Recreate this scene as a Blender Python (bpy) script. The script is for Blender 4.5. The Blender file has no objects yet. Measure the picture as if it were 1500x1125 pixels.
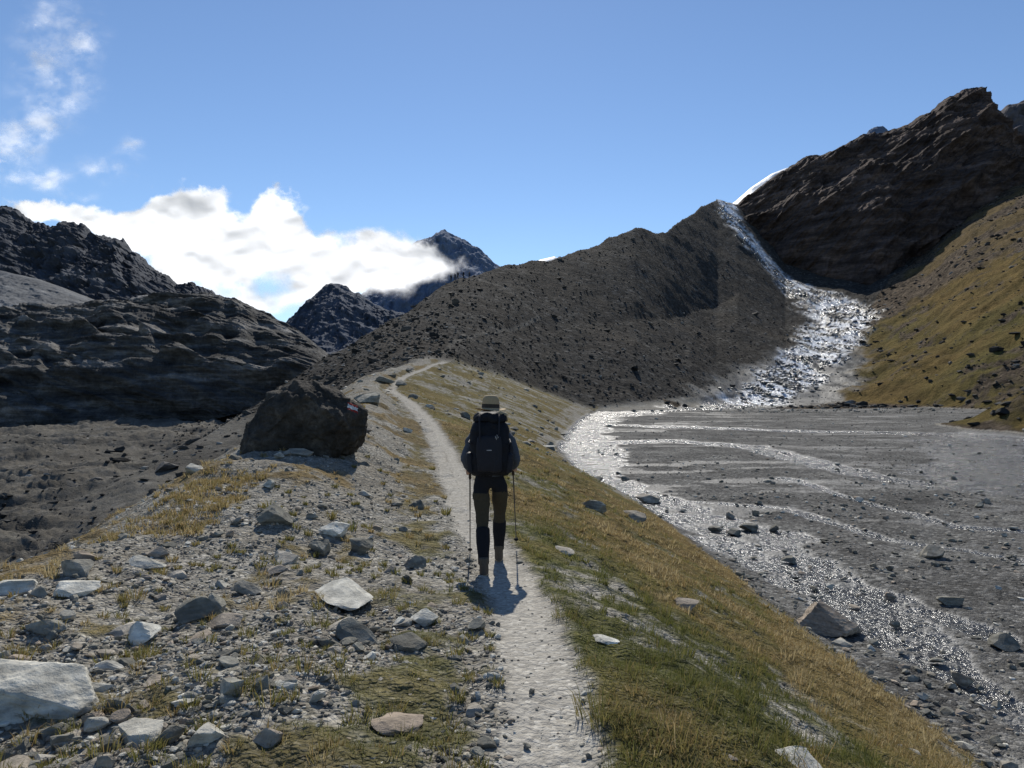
import bpy, bmesh, math, numpy as np
from mathutils import Vector, Matrix
rng=np.random.default_rng(7)
F=1100.0; CX=750.0; CY=562.5
def Z(py,d): return (CY-py)/F*d
def X(px,d): return (px-CX)/F*d
# ------------------------------------------------------------ noise
def _h(ix,iy,s):
    n=(ix*374761393+iy*668265263+s*1442695041)&0xffffffff
    n=((n^(n>>13))*1274126177)&0xffffffff
    n=n^(n>>16)
    n=(n*2246822519)&0xffffffff
    n=n^(n>>15)
    return n.astype(np.float64)/4294967296.0
def vn(x,y,s=0):
    xi=np.floor(x); yi=np.floor(y); fx=x-xi; fy=y-yi
    xi=xi.astype(np.int64); yi=yi.astype(np.int64)
    fx=fx*fx*fx*(fx*(fx*6-15)+10); fy=fy*fy*fy*(fy*(fy*6-15)+10)
    a=_h(xi,yi,s); b=_h(xi+1,yi,s); c=_h(xi,yi+1,s); d=_h(xi+1,yi+1,s)
    return ((a*(1-fx)+b*fx)*(1-fy)+(c*(1-fx)+d*fx)*fy)*2-1
def fbm(x,y,o=4,s=0,g=.5):
    r=0;a=1;t=0
    for i in range(o):
        r=r+a*vn(x,y,s+i*17); t+=a; a*=g
        x,y=(x*1.6+y*1.2)+3.1,(-x*1.2+y*1.6)+1.7
    return r/t
def ridged(x,y,o=4,s=0,g=.5):
    r=0;a=1;t=0
    for i in range(o):
        r=r+a*(1-np.abs(vn(x,y,s+i*17))*2); t+=a; a*=g
        x,y=(x*1.6+y*1.2)+3.1,(-x*1.2+y*1.6)+1.7
    return r/t
def ss(a,b,x):
    t=np.clip((x-a)/(b-a),0,1); return t*t*(3-2*t)
def smax(a,b,k): return .5*(a+b+np.sqrt((a-b)**2+k*k))
# ------------------------------------------------------------ mesh helper
def mesh_np(name,V,Fc,mat=None,attrs=None,smooth=True):
    V=np.ascontiguousarray(V,dtype=np.float32); Fc=np.ascontiguousarray(Fc,dtype=np.int32)
    me=bpy.data.meshes.new(name); k=Fc.shape[1]
    me.vertices.add(len(V)); me.vertices.foreach_set('co',V.ravel())
    me.loops.add(Fc.size); me.loops.foreach_set('vertex_index',Fc.ravel())
    me.polygons.add(len(Fc)); me.polygons.foreach_set('loop_start',np.arange(0,Fc.size,k,dtype=np.int32))
    me.polygons.foreach_set('use_smooth',np.full(len(Fc),smooth,dtype=bool))
    if attrs:
        for n,a in attrs.items():
            at=me.attributes.new(n,'FLOAT','POINT'); at.data.foreach_set('value',np.ascontiguousarray(a,dtype=np.float32).ravel())
    me.update(calc_edges=True)
    ob=bpy.data.objects.new(name,me); bpy.context.scene.collection.objects.link(ob)
    if mat: me.materials.append(mat)
    return ob
def gridfaces(nr,nc,off=0):
    i=np.arange(nr-1)[:,None]*nc+np.arange(nc-1)[None,:]
    return (np.stack([i,i+1,i+nc+1,i+nc],-1).reshape(-1,4)+off)
# ------------------------------------------------------------ materials helper
class M:
    def __init__(s,name,rough=.85,spec=.3):
        s.m=bpy.data.materials.new(name); s.m.use_nodes=True; s.t=s.m.node_tree; s.n=s.t.nodes
        s.b=s.n['Principled BSDF']; s.b.inputs['Roughness'].default_value=rough
        s.b.inputs['Specular IOR Level'].default_value=spec
        s.tc=s.n.new('ShaderNodeTexCoord')
    def L(s,a,b): s.t.links.new(a,b)
    def attr(s,n):
        a=s.n.new('ShaderNodeAttribute'); a.attribute_name=n; return a.outputs['Fac']
    def noise(s,sc,det=4,r=.6,vec=None,dist=0):
        n=s.n.new('ShaderNodeTexNoise'); n.inputs['Scale'].default_value=sc; n.inputs['Detail'].default_value=det
        n.inputs['Roughness'].default_value=r; n.inputs['Distortion'].default_value=dist
        s.L(vec or s.tc.outputs['Object'],n.inputs['Vector']); return n.outputs['Fac']
    def vor(s,sc,feat='F1',vec=None):
        n=s.n.new('ShaderNodeTexVoronoi'); n.feature=feat; n.inputs['Scale'].default_value=sc
        s.L(vec or s.tc.outputs['Object'],n.inputs['Vector']); return n
    def mapping(s,scale=(1,1,1),rot=(0,0,0)):
        m=s.n.new('ShaderNodeMapping'); m.inputs['Scale'].default_value=scale; m.inputs['Rotation'].default_value=rot
        s.L(s.tc.outputs['Object'],m.inputs['Vector']); return m.outputs['Vector']
    def ramp(s,fac,stops):
        r=s.n.new('ShaderNodeValToRGB'); e=r.color_ramp.elements
        while len(e)<len(stops): e.new(.5)
        for i,(p,c) in enumerate(stops):
            e[i].position=p; e[i].color=(c if len(c)==4 else (*c,1)) if hasattr(c,'__len__') else (c,c,c,1)
        s.L(fac,r.inputs['Fac']); return r.outputs['Color']
    def mix(s,f,a,b,mode='MIX'):
        m=s.n.new('ShaderNodeMix'); m.data_type='RGBA'; m.blend_type=mode
        for ii,v in ((0,f),(6,a),(7,b)):
            inp=m.inputs[ii]
            if hasattr(v,'is_linked'): s.L(v,inp)
            elif hasattr(v,'__len__'): inp.default_value=(*v,1) if len(v)==3 else v
            else: inp.default_value=v if ii==0 else (v,v,v,1)
        return m.outputs[2]
    def math(s,op,a,b=0.0,c=None):
        m=s.n.new('ShaderNodeMath'); m.operation=op
        for i,v in enumerate((a,b) if c is None else (a,b,c)):
            if hasattr(v,'is_linked'): s.L(v,m.inputs[i])
            else: m.inputs[i].default_value=v
        return m.outputs[0]
    def bump(s,h,dist,strength=1.0,prev=None,inv=False):
        b=s.n.new('ShaderNodeBump'); b.inputs['Distance'].default_value=dist; b.invert=inv
        if hasattr(strength,'is_linked'): s.L(strength,b.inputs['Strength'])
        else: b.inputs['Strength'].default_value=strength
        s.L(h,b.inputs['Height'])
        if prev: s.L(prev,b.inputs['Normal'])
        return b.outputs['Normal']
    def out(s,col=None,rough=None,nor=None):
        if col is not None:
            if hasattr(col,'is_linked'): s.L(col,s.b.inputs['Base Color'])
            else: s.b.inputs['Base Color'].default_value=(*col,1)
        if rough is not None: s.L(rough,s.b.inputs['Roughness'])
        if nor is not None: s.L(nor,s.b.inputs['Normal'])
        return s.m
def simple(name,col,rough=.8,nsc=40,var=.35,bump=.002,spec=.15):
    m=M(name,rough,spec); n=m.noise(nsc,4)
    c=m.mix(n,tuple(v*(1-var) for v in col),tuple(v*(1+var) for v in col))
    return m.out(c,nor=m.bump(n,bump))
# ------------------------------------------------------------ height field
PY=np.array([0,3.2,4.1,5.5,7.6,10,14,20,28,40,55,70,90,100,120,150,200])
PX_=np.array([.12,.16,.168,.10,-.05,-.45,-1.0,-1.8,-3.1,-5.45,-8.9,-10.2,-9.6,-9.1,-9,-9,-9])
PZ=np.array([-1.65,-1.64,-1.63,-1.72,-1.9,-1.93,-1.88,-1.77,-1.46,-1.0,-.45,.6,2.1,2.6,3,0,-4.95])
def crest_x(y): return np.interp(y,PY,PX_)
def crest_z(y): return np.interp(y,PY,PZ)
def foot_x(y): return np.interp(y,[0,10,25,33,43,56,75,96,129,200],[6.4,6.2,5.8,5.3,4.0,3.7,6.0,8.7,14,20])
COL=[(-600,[40,60,80,100,140,180],[-20]*6),
(100,[50,60,72,80,100,150],[-14,-13,-12,-12,-13,-18]),
(200,[55,65,75,85,110,160],[-13,-11.5,-9.4,-10,-13,-18]),
(300,[60,75,90,105,130,180],[-12,-9.5,-6.3,-7.5,-12,-18]),
(380,[65,85,105,120,150,200],[-11,-7,-3.1,-4.5,-10,-18]),
(440,[70,90,115,130,170,220],[-9,-4,Z(550,115),0,-8,-18]),
(480,[70,95,125,145,190,240],[-7,-1.5,Z(520,125),3,-6,-18]),
(540,[70,105,142,165,210,260],[-3,3.1,Z(488,142),8,0,-14]),
(600,[80,120,165,190,240,300],[0,6.8,Z(455,165),14,4,-10]),
(640,[90,130,180,210,260,320],[1,8.5,Z(426,180),18,6,-8]),
(665,[100,140,192,225,280,340],[1,10.8,Z(411,192),22,10,-5]),
(740,[110,155,215,250,310,370],[-2,11.9,Z(392,215),30,18,0]),
(800,[118,175,235,270,330,400],[-5,13,Z(382,235),35,22,5]),
(860,[126,190,262,300,360,430],[-6,15,Z(362,262),43,30,10]),
(930,[136,210,295,335,400,460],[-6,18.6,Z(334,295),56,40,20]),
(975,[145,225,315,355,420,480],[-6,19,Z(341,315),60,48,30]),
(1010,[155,250,370,410,450,500],[-5,23.3,Z(315,370),80,70,50]),
(1050,[170,280,430,460,500,550],[-5,28.6,Z(292,430),104,94,70]),
(1080,[180,300,435,470,510,560],[-5,36,Z(299,435),103,95,75]),
(1150,[185,290,400,440,500,600],[-5,24,Z(380,400),72,84,100]),
(1200,[185,280,385,430,500,600],[-5,20,Z(395,385),66,80,100]),
(1270,[175,265,360,420,500,600],[-5,19,Z(413,360),62,90,120]),
(1350,[155,240,370,430,500,600],[-5,21,Z(372,370),80,110,140]),
(1420,[138,225,385,440,500,600],[-5,27,Z(310,385),100,125,160]),
(1500,[124,210,400,450,500,600],[-5.5,31,Z(262,400),118,135,170]),
(1700,[100,190,430,480,520,600],[-5.5,38,150,170,185,200]),
(2600,[80,170,430,480,520,600],[-5.5,50,190,210,225,240])]
CU=np.array([(c[0]-CX)/F for c in COL]); CD=np.array([c[1] for c in COL],float); CZ=np.array([c[2] for c in COL],float)
def loft(u,d):
    D=[np.interp(u,CU,CD[:,k]) for k in range(6)]; ZZ=[np.interp(u,CU,CZ[:,k]) for k in range(6)]
    z=ZZ[0]-(D[0]-d)*.6
    for k in range(5):
        t=np.clip((d-D[k])/(D[k+1]-D[k]),0,1)
        z=np.where(d>=D[k],ZZ[k]+(ZZ[k+1]-ZZ[k])*t,z)
    return z
def base_parts(x,y):
    yy=np.clip(y,0,400); cx=crest_x(yy); pz=crest_z(yy); ft=foot_x(yy)
    s=x-cx
    t=np.clip(s-.3,0,None)/(ft-cx-.3)
    zr=pz-np.maximum(pz+5.0,.02)*t**1.22
    b=np.interp(yy,[0,3,6,9,12,18,26,40,60,90],[.05,.05,.17,.42,.72,.82,.85,.7,.5,.2])
    w=np.interp(yy,[0,6,9,12,18,26,50],[4.6,4.2,3.8,3.6,3.2,2.8,2.2])
    q=-s; over=np.clip(q-w,0,None)
    zl=pz+b*ss(.4,w*.85,q)-.64*(np.sqrt(over**2+.5)-.707)
    right=s>0
    ridge=np.where(right,zr,zl)
    return cx,pz,ft,s,ridge,right
def path_hw(y): return np.interp(y,[0,3,5,8,12,20,60],[.19,.2,.21,.24,.27,.29,.32])
def height(x,y,fine=True):
    cx,pz,ft,s,ridge,right=base_parts(x,y)
    u=x/np.maximum(y,1.)
    low=np.where(right,-5.0+.06*fbm(x/9,y/9,3,5),-12.8+3.0*fbm(x/26,y/26,4,9)+2.0*np.clip(ridged((x+.4*y)/16,(y-.4*x)/9,5,11,.55),0,1)+.012*np.clip(y-60,0,None))
    base=smax(ridge,low,.12)
    base=base+4.6*np.exp(-(((x-58)/8.5)**2+((y-76)/11)**2)**1.3)*(1+.35*fbm(x/4,y/4,4,15))
    hill=loft(u,y)
    kk=np.interp(u,[.10,.30,.45,.60],[.8,5,5,1.5])
    z=np.where(y>45,smax(base,hill,kk)-kk*kk/4/np.maximum(np.abs(base-hill),25)*(hill<base),base)
    onhill=ss(-1,2,hill-base)*(y>45)
    rgt=ss(.38,.5,u)
    z=z+onhill*((1.1+1.2*rgt)*fbm(x/22,y/22,3,21)+.30*fbm(x/2.6,y/2.6,4,22,.6)+rgt*1.1*ridged(x/9,y/9,4,23)+(1-rgt)*.6*ridged(x/14,y/40,3,24))*ss(60,150,y)
    p=np.abs(s)/path_hw(np.clip(y,0,200))
    off=ss(.9,2.0,p)
    rm=np.exp(-np.clip(np.abs(s)-5,0,None)/3)*(y<140)
    if fine:
        z=z-.035*(1-ss(.7,1.6,p))*rm
        z=z+off*rm*(.10*fbm(x/1.3,y/1.3,3,31)+.05*fbm(x/.33,y/.33,4,32)+ss(30,60,y)*.35*fbm(x/3,y/3,4,37))
        z=z+.012*fbm(x/.12,y/.12,3,33)*np.clip(40/np.maximum(y,1),0,1)*(.3+.7*off)
        z=z+(1-onhill)*ss(6,20,y)*.16*fbm(x/1.1,y/1.1,4,36)*(~right)
        z=z+right*ss(ft-.3,ft+.5,x)*(.022*fbm(x/.45,y/.45,4,38)+.06*fbm(x/2.2,y/2.2,3,39))*(y<200)
    return z
def dist_poly(x,y,pts):
    best=np.full(x.shape,1e9)
    for (x0,y0,w0),(x1,y1,w1) in zip(pts[:-1],pts[1:]):
        dx,dy=x1-x0,y1-y0; t=np.clip(((x-x0)*dx+(y-y0)*dy)/(dx*dx+dy*dy),0,1)
        best=np.minimum(best,np.hypot(x-x0-t*dx,y-y0-t*dy)/(w0+(w1-w0)*t))
    return best
def PL(px,py,w):
    d=5500/(py-CY); return (X(px,d),d,w)
def PD(px,d,w): return (X(px,d),d,w)
CH=[[PD(1120,176,5),PD(1010,144,5),PL(960,602,5),PL(880,610,4.5),PL(850,622,3.4),PL(850,645,2.8),PL(875,668,2.4),PL(862,690,1.8),PL(915,716,1.7),PL(990,745,1.8),PL(1080,785,2.0),PL(1190,850,1.6),PL(1290,905,1.0),PL(1400,985,.6),PL(1520,1065,.5)],
 [PL(870,622,2.4),PL(1000,625,2.6),PL(1150,631,2.4),PL(1300,633,2.2),PL(1500,645,2.6)],
 [PL(850,650,1.5),PL(980,645,1.7),PL(1100,655,1.6),PL(1200,680,1.3),PL(1290,700,1.1),PL(1420,715,1.2)],
 [PL(1430,640,4),PL(1470,665,5.5),PL(1475,705,4.2),PL(1600,730,3.5)],
 [PL(1000,735,.5),PL(1150,745,.6),PL(1300,790,.4),PL(1500,820,.5)],
 [PL(1150,700,.5),PL(1250,730,.4),PL(1400,770,.5),PL(1520,778,.5)],
 [PL(1030,790,1.0),PL(1150,810,.9),PL(1300,870,.6),PL(1450,930,.4)]]
CASC=[PD(1064,432,5),PD(1070,405,7),PD(1105,375,9),PD(1160,345,11),PD(1215,315,13),PD(1235,285,12),PD(1215,255,10),PD(1180,225,8),PD(1150,200,7),PD(1110,174,6),PD(1010,143,5),PD(930,128,4)]
FAN=[PD(1240,280,8),PD(1222,250,12),PD(1190,215,15),PD(1150,186,15),PD(1080,160,10)]
def cover(x,y,z):
    cx,pz,ft,s,ridge,right=base_parts(x,y)
    u=x/np.maximum(y,1.); px=u*F+CX
    hill=loft(u,y)
    n1=fbm(x/1.0,y/1.0,4,51); n2=fbm(x/.25,y/.25,3,52); n3=fbm(x/5,y/5,4,53); nb=fbm(x/20,y/20,4,54)
    hw=path_hw(np.clip(y,0,200))
    path=(1-ss(.7,1.3,np.abs(s)/hw+.38*n1+.3*n2))*(y<102)*np.interp(y,[0,20,60],[1,.9,.6])
    onhill=ss(-.3,1.2,hill-np.maximum(ridge,-5))*(y>60)
    ridgeR=right*ss(-4.9,-4.6,z+.12*n1)*(1-onhill)*(x<ft+1)
    tR=s/np.maximum(ft-cx,1)
    grass=ridgeR*ss(-.42,-.02,n1*.6+n3*.4+n2*.35+.14-.25*(tR>.85)-.22*(y>35))*ss(1.0,1.6,np.abs(s)/hw+.3*n2)
    strip=np.exp(-((s+.75)/.45)**2)
    tuft=ss(.07,.35,n1*.7+n2*.35+.4*n3+.5*strip-.08)
    leftR=(~right)*(s>-6.2)*(y<100)
    grass=np.maximum(grass,leftR*tuft*.85*ss(1,1.4,np.abs(s)/hw))
    gold=np.clip(ss(3,13,y)*.42+.75*n3+.65*n1+.18,0,1)*(grass>0)
    gold=np.where(~right,np.clip(gold+.1+.3*ss(-2.5,-3.6,s),0,1),gold)
    gold=np.where(right&(y>35),gold*.5+.2,gold)
    bd=np.interp(y,[150,190,240,265,300,340,380,420],[1150,1190,1225,1285,1290,1330,1400,1500])
    nf=fbm(x/4,y/5,4,64)
    fm=(1-ss(.7,1.1,dist_poly(x,y,FAN)+.35*nf))*ss(6,1,z-.14*np.clip(y-180,0,200))
    gs=ss(-12,18,px-bd+25*nb)*ss(-4.5,-4.1,z+.3*n3)*(px>1100)*(1-fm)
    top=np.interp(px,[1190,1290,1400,1500,1700],[262,266,250,236,225])
    gs=gs*np.where(y<top+12*nb,ss(-.5,-.1,n3+.3*nb+.3*n1),ss(.02,.25,nb+.4*n3)*.6)
    grass=np.maximum(grass,gs); gold=np.where(gs>.05,.72+.6*nb+.35*n3,gold)
    pl=right&(y<230)
    wob=.5*n3+.45*n1
    wet=np.zeros_like(x)
    for i,c in enumerate(CH):
        dd=dist_poly(x,y,c)
        wet=np.maximum(wet,(1-ss(.75,1.05,dd+wob)))
    wet*=ss(-.45,.05,fbm(x/.7,y/.45,3,69)+.2)*.6+.4
    sheen=ss(.08,.22,fbm(x/7,y/1.6,4,61)+.25*n1+.12*n2)*.42*ss(.35,-.2,fbm(x/14,y/9,2,62))
    wet=np.maximum(wet,sheen*pl)*pl*np.maximum(ss(-4.6,-4.85,z),fm)
    fan=dist_poly(x,y,CASC)
    cas=(1-ss(.7,1.2,fan+.6*nf))
    sx_=x+ .35*(y-300)
    braid=np.maximum(ss(.15,.6,1-4*np.abs(fbm(sx_/7,y/22,3,66))),ss(.35,.8,1-4.5*np.abs(fbm(sx_/4,y/12,3,67))))
    foam=cas*braid*ss(-.7,-.2,nf+.3*n1)*(y>165)
    wet=np.maximum(wet*(y<200),(np.maximum(cas,fm*.4)*ss(-.25,.05,fbm(x/2.0,y/6,3,66)+.25*nf)*(y>140)))
    dark=np.clip(onhill*(1-cas*.4),0,1)*(px<bd)*(1-fm)
    dark=np.maximum(dark,((~right)&(s<-5.2))*(.66+.3*n3))
    brown=np.maximum(((px>bd-20)&(y>150))*(1-fm),((x>30)&(z>-4.5)&(y>50)&(y<=150))*1.0)
    plain=np.maximum((right&(x>ft-.5)&(z<-4.6))*1.0,fm)
    tr=dist_poly(x,y,[(X(645,104),104,.4),(X(665,125),125,.5),(X(700,140),140,.5),(X(790,178),178,.6),(X(740,190),190,.6),(X(690,196),196,.6)])
    path=np.maximum(path,(1-ss(.6,1.2,tr+.3*n1))*.2)
    return dict(path=path,grass=grass,gold=gold,wet=wet,dark=dark,brown=brown,plain=plain,casc=cas,foam=foam)
# ground sheet
u=np.concatenate([np.linspace(-4,-.82,60,endpoint=False),np.linspace(-.82,.82,1000),np.linspace(.82,4,61)[1:]])
yr=np.exp(np.linspace(math.log(1.3),math.log(620),950))
U,Y=np.meshgrid(u,yr); Xg=U*Y
def pack(Xg,Y):
    x=Xg.ravel(); y=Y.ravel(); z=height(x,y); c=cover(x,y,z)
    z=z+.02*c['grass']*(y<60)
    z=z-.05*c['wet']*(c['plain']>0)
    return np.stack([x,y,z],1),c
V1,c1=pack(Xg,Y); F1=gridfaces(*Xg.shape)
xb,yb=np.meshgrid(np.linspace(-70,70,240),np.linspace(-60,1.3,110))
V2,c2=pack(xb,yb); F2=gridfaces(*xb.shape,off=len(V1))
attrs={k:np.concatenate([c1[k],c2[k]]) for k in c1}
# ground material
g=M('ground_material',.9,.25)
A={k:g.attr(k) for k in ('path','grass','gold','wet','dark','brown','plain','foam')}
v1=g.vor(34); v2=g.vor(9); v3=g.vor(1.1); v4=g.vor(.35)
def cellv(v):
    s=g.n.new('ShaderNodeSeparateColor'); g.L(v.outputs['Color'],s.inputs[0]); return s.outputs[0]
nb=g.noise(.6,7,.75); nf=g.noise(9,4,.7); nl=g.noise(.06,4,.6); nff=g.noise(60,2,.7); nw=g.noise(5,3,.6)
grav=g.ramp(cellv(v1),[(0,(.12,.115,.098)),(.55,(.28,.265,.23)),(.85,(.42,.40,.345)),(1,(.68,.65,.57))])
grav2=g.ramp(cellv(v2),[(0,(.12,.115,.10)),(.6,(.25,.235,.205)),(1,(.46,.435,.385))])
col=g.mix(.35,grav,grav2)
soil=g.ramp(nf,[(.3,(.10,.085,.064)),(.7,(.27,.24,.19))])
col=g.mix(g.ramp(nb,[(.4,0),(.6,.6)]),col,soil)
sc=g.ramp(cellv(v3),[(0,(.028,.028,.027)),(.6,(.056,.054,.049)),(.9,(.10,.095,.087)),(1,(.24,.23,.21))])
sc2=g.ramp(cellv(v4),[(0,(.038,.036,.034)),(.7,(.06,.057,.052)),(1,(.105,.10,.092))])
sc=g.mix(.45,sc,sc2); sc=g.mix(g.ramp(nl,[(.35,0),(.65,.55)]),sc,(.075,.064,.051))
sc=g.mix(.8,sc,g.mix(1,sc,g.ramp(nb,[(.3,.35),(.7,1.7)]),'MULTIPLY'))
col=g.mix(A['dark'],col,sc)
pl=g.ramp(g.noise(.35,6,.75),[(.3,(.075,.073,.068)),(.5,(.14,.136,.127)),(.7,(.24,.235,.215))])
pl=g.mix(.6,pl,g.mix(1,pl,g.ramp(cellv(v2),[(0,.3),(.7,1.0),(1,2.2)]),'MULTIPLY'))
pl=g.mix(.5,pl,g.mix(1,pl,g.ramp(cellv(v1),[(0,.4),(.7,1.0),(1,2.0)]),'MULTIPLY'))
col=g.mix(A['plain'],col,pl)
br=g.ramp(nb,[(.3,(.04,.032,.025)),(.55,(.10,.078,.056)),(.75,(.20,.16,.12))])
br=g.mix(.6,br,g.mix(1,br,g.ramp(cellv(v3),[(0,.3),(1,2.0)]),'MULTIPLY'))
col=g.mix(A['brown'],col,br)
pa=g.ramp(g.mix(.5,nf,nff),[(.3,(.30,.277,.238)),(.55,(.45,.42,.365)),(.75,(.58,.545,.485))])
pa=g.mix(.4,pa,grav)
col=g.mix(A['path'],col,pa)
gg=g.ramp(nf,[(.3,(.045,.052,.016)),(.55,(.095,.098,.032)),(.75,(.165,.15,.058))])
go=g.ramp(nf,[(.3,(.085,.058,.021)),(.55,(.175,.122,.045)),(.75,(.28,.205,.088))])
gr=g.mix(A['gold'],gg,go)
gr=g.mix(.85,gr,g.mix(1,gr,g.ramp(g.noise(.22,7,.85),[(.3,.35),(.7,1.6)]),'MULTIPLY'))
gfac=g.math('MULTIPLY',A['grass'],g.ramp(nff,[(.25,.6),(.5,1)]))
col=g.mix(gfac,col,gr)
wcol=g.mix(1,col,(.5,.51,.52),'MULTIPLY')
col=g.mix(A['wet'],col,wcol)
col=g.mix(A['foam'],col,(.76,.78,.80))
wr=g.math('MULTIPLY_ADD',A['wet'],-.72,.93)
wr=g.math('MAXIMUM',wr,.2)
DB=g.math('MAXIMUM',A['dark'],A['brown'])
dry=g.math('MULTIPLY_ADD',A['wet'],-.8,1)
b1=g.bump(v1.outputs['Distance'],.022,g.math('MULTIPLY',dry,g.math('MULTIPLY_ADD',A['path'],-.7,.9)),inv=True)
b2=g.bump(v2.outputs['Distance'],.05,g.math('MULTIPLY_ADD',A['path'],-.5,.6),b1,inv=True)
b25=g.bump(nf,.06,.7,b2)
b3=g.bump(v3.outputs['Distance'],.25,g.math('MULTIPLY',DB,.8),b25,inv=True)
b4=g.bump(nb,1.1,g.math('MULTIPLY_ADD',DB,.7,.1),b3)
b5=g.bump(nw,.16,g.math('MULTIPLY',A['wet'],1.0),b4)
gm=g.out(col,wr,b5)
g.L(g.math('MULTIPLY_ADD',A['wet'],.6,.02),g.b.inputs['Specular IOR Level'])
ground=mesh_np('ground',np.concatenate([V1,V2]),np.concatenate([F1,F2]),gm,attrs)
# ------------------------------------------------------------ rocks
def rock_variant(sub,seed,rough=.03,nplanes=13,flat=1.0):
    bm=bmesh.new(); bmesh.ops.create_icosphere(bm,subdivisions=sub,radius=1)
    v=np.array([q.co[:] for q in bm.verts]); f=np.array([[w.index for w in q.verts] for q in bm.faces]); bm.free()
    r=np.random.default_rng(seed)
    for i in range(nplanes):
        n=r.normal(size=3); n/=np.linalg.norm(n); h=r.uniform(.33,.75)
        s=v@n; k=s>h; v[k]-=((s[k]-h)*(1-.02))[:,None]*n
    if rough>0:
        d=v/np.linalg.norm(v,axis=1,keepdims=True)
        nn=fbm(v[:,0]*2.3+v[:,2]*1.7+seed,v[:,1]*2.3-v[:,2]*1.3,5,seed)
        v=v+d*(nn*rough)[:,None]
    v=v/(np.abs(v).max(0))
    return v,f
VAR={1:[rock_variant(1,i+1,.05,9) for i in range(8)],2:[rock_variant(2,i+40,.06,12) for i in range(10)],3:[rock_variant(3,i+80,.08,15) for i in range(5)]}
def scatter(P,size,level,flat=(.3,.75),sink=.3):
    Vs=[];Fs=[];T=[];off=0
    n=len(P); k=rng.integers(0,len(VAR[level]),n)
    for j,(v,f) in enumerate(VAR[level]):
        idx=np.where(k==j)[0]
        if len(idx)==0: continue
        m=len(idx); a=rng.uniform(0,2*np.pi,m); s=size[idx]
        S=np.stack([s*rng.uniform(.8,1.4,m),s*rng.uniform(.6,1.0,m),s*rng.uniform(*flat,m)],1)*.5
        W=v[None]*S[:,None,:]
        tx=rng.normal(0,.28,m); c,sn=np.cos(tx)[:,None],np.sin(tx)[:,None]
        y_=W[...,1]*c-W[...,2]*sn; z_=W[...,1]*sn+W[...,2]*c
        c,sn=np.cos(a)[:,None],np.sin(a)[:,None]
        x2=W[...,0]*c-y_*sn; y2=W[...,0]*sn+y_*c
        W=np.stack([x2,y2,z_],-1)+P[idx][:,None,:]; W[...,2]+=(S[:,2]*(1-2*sink))[:,None]
        Vs.append(W.reshape(-1,3)); Fs.append((f[None]+(np.arange(m)*len(v))[:,None,None]).reshape(-1,3)+off); off+=m*len(v)
        T.append(np.repeat(rng.uniform(0,1,m),len(v)))
    return np.concatenate(Vs),np.concatenate(Fs),np.concatenate(T)
def rock_mat(name,stops,sc=6,bd=.02):
    r=M(name,.85,.08); t=r.attr('tone'); n=r.noise(sc,5,.7); n2=r.noise(sc*5,4,.7); st=r.noise(sc*.5,3,.5,vec=r.mapping((1,1,7),(.5,.3,0)))
    c=r.ramp(t,stops); c=r.mix(.75,c,r.mix(1,c,r.ramp(n,[(.3,.5),(.7,1.4)]),'MULTIPLY'))
    c=r.mix(.6,c,r.mix(1,c,r.ramp(st,[(.35,.55),(.65,1.4)]),'MULTIPLY'))
    c=r.mix(r.ramp(n2,[(.6,0),(.72,.5)]),c,(.12,.10,.07))
    return r.out(c,nor=r.bump(r.mix(.5,n,n2),bd,.9))
RS=[(0,(.13,.125,.105)),(.5,(.26,.25,.21)),(.72,(.32,.26,.20)),(.85,(.42,.40,.34)),(1,(.62,.60,.525))]
rm1=rock_mat('stone_material',RS,8,.02)
rm2=rock_mat('boulder_dark_material',[(0,(.022,.022,.021)),(.6,(.058,.055,.05)),(.9,(.12,.114,.104)),(1,(.28,.27,.245))],1.2,.1)
def polar(n,u0,u1,d0,d1):
    uu=rng.uniform(u0,u1,n); d=np.exp(rng.uniform(math.log(d0),math.log(d1),n)); return uu*d,d
def hz(x,y): return height(x,y)
def logsz(n,a,b,p=2.0): # power law
    return a*(b/a)**(rng.uniform(0,1,n)**p)
def add_sc(n,ur,dr,pfun,sz,level,p=2.,**k):
    x,y=polar(n,*ur,*dr); z=hz(x,y); c=cover(x,y,z)
    keep=rng.uniform(0,1,n)<pfun(x,y,z,c)
    x,y,z=x[keep],y[keep],z[keep]
    s=logsz(len(x),*sz,p); return scatter(np.stack([x,y,z],1),s,level,**k)
def join_sc(name,lst,mat,smooth=False):
    off=0;V=[];Fc=[];T=[]
    for v,f,t in lst: V.append(v);Fc.append(f+off);T.append(t);off+=len(v)
    return mesh_np(name,np.concatenate(V),np.concatenate(Fc),mat,{'tone':np.concatenate(T)},smooth)
def sdist(x,y): return x-crest_x(y)
leftp=lambda x,y,z,c:(sdist(x,y)<0)*(sdist(x,y)>-7)*(1-c['path'])*(1-.75*c['grass'])*np.clip(.3+1.1*fbm(x/.9,y/.9,3,71)+.38,.05,1)
rightp=lambda x,y,z,c:(sdist(x,y)>0)*(c['plain']<.5)*(1-c['path'])*(.03+.5*(c['grass']<.3))
lst=[add_sc(34000,(-.8,.1),(2.2,18),leftp,(.012,.06),1,1.6),
     add_sc(2600,(-.8,.1),(3,40),leftp,(.05,.17),2,2.8),
     add_sc(100,(-.8,.0),(4.5,40),leftp,(.2,.42),3,1.8),
     add_sc(9000,(-.1,.8),(2.2,60),rightp,(.015,.09),1),
     add_sc(220,(-.1,.8),(4,60),rightp,(.1,.3),2,2.6),
     add_sc(420,(-.25,.1),(35,110),lambda x,y,z,c:(c['plain']<.5)*(1-c['path'])*.9,(.12,1.1),2,2.6),
     add_sc(5000,(-.3,.3),(2.2,20),lambda x,y,z,c:c['path']*.8,(.006,.03),1,1.8)]
join_sc('ridge_stones',lst,rm1)
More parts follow.
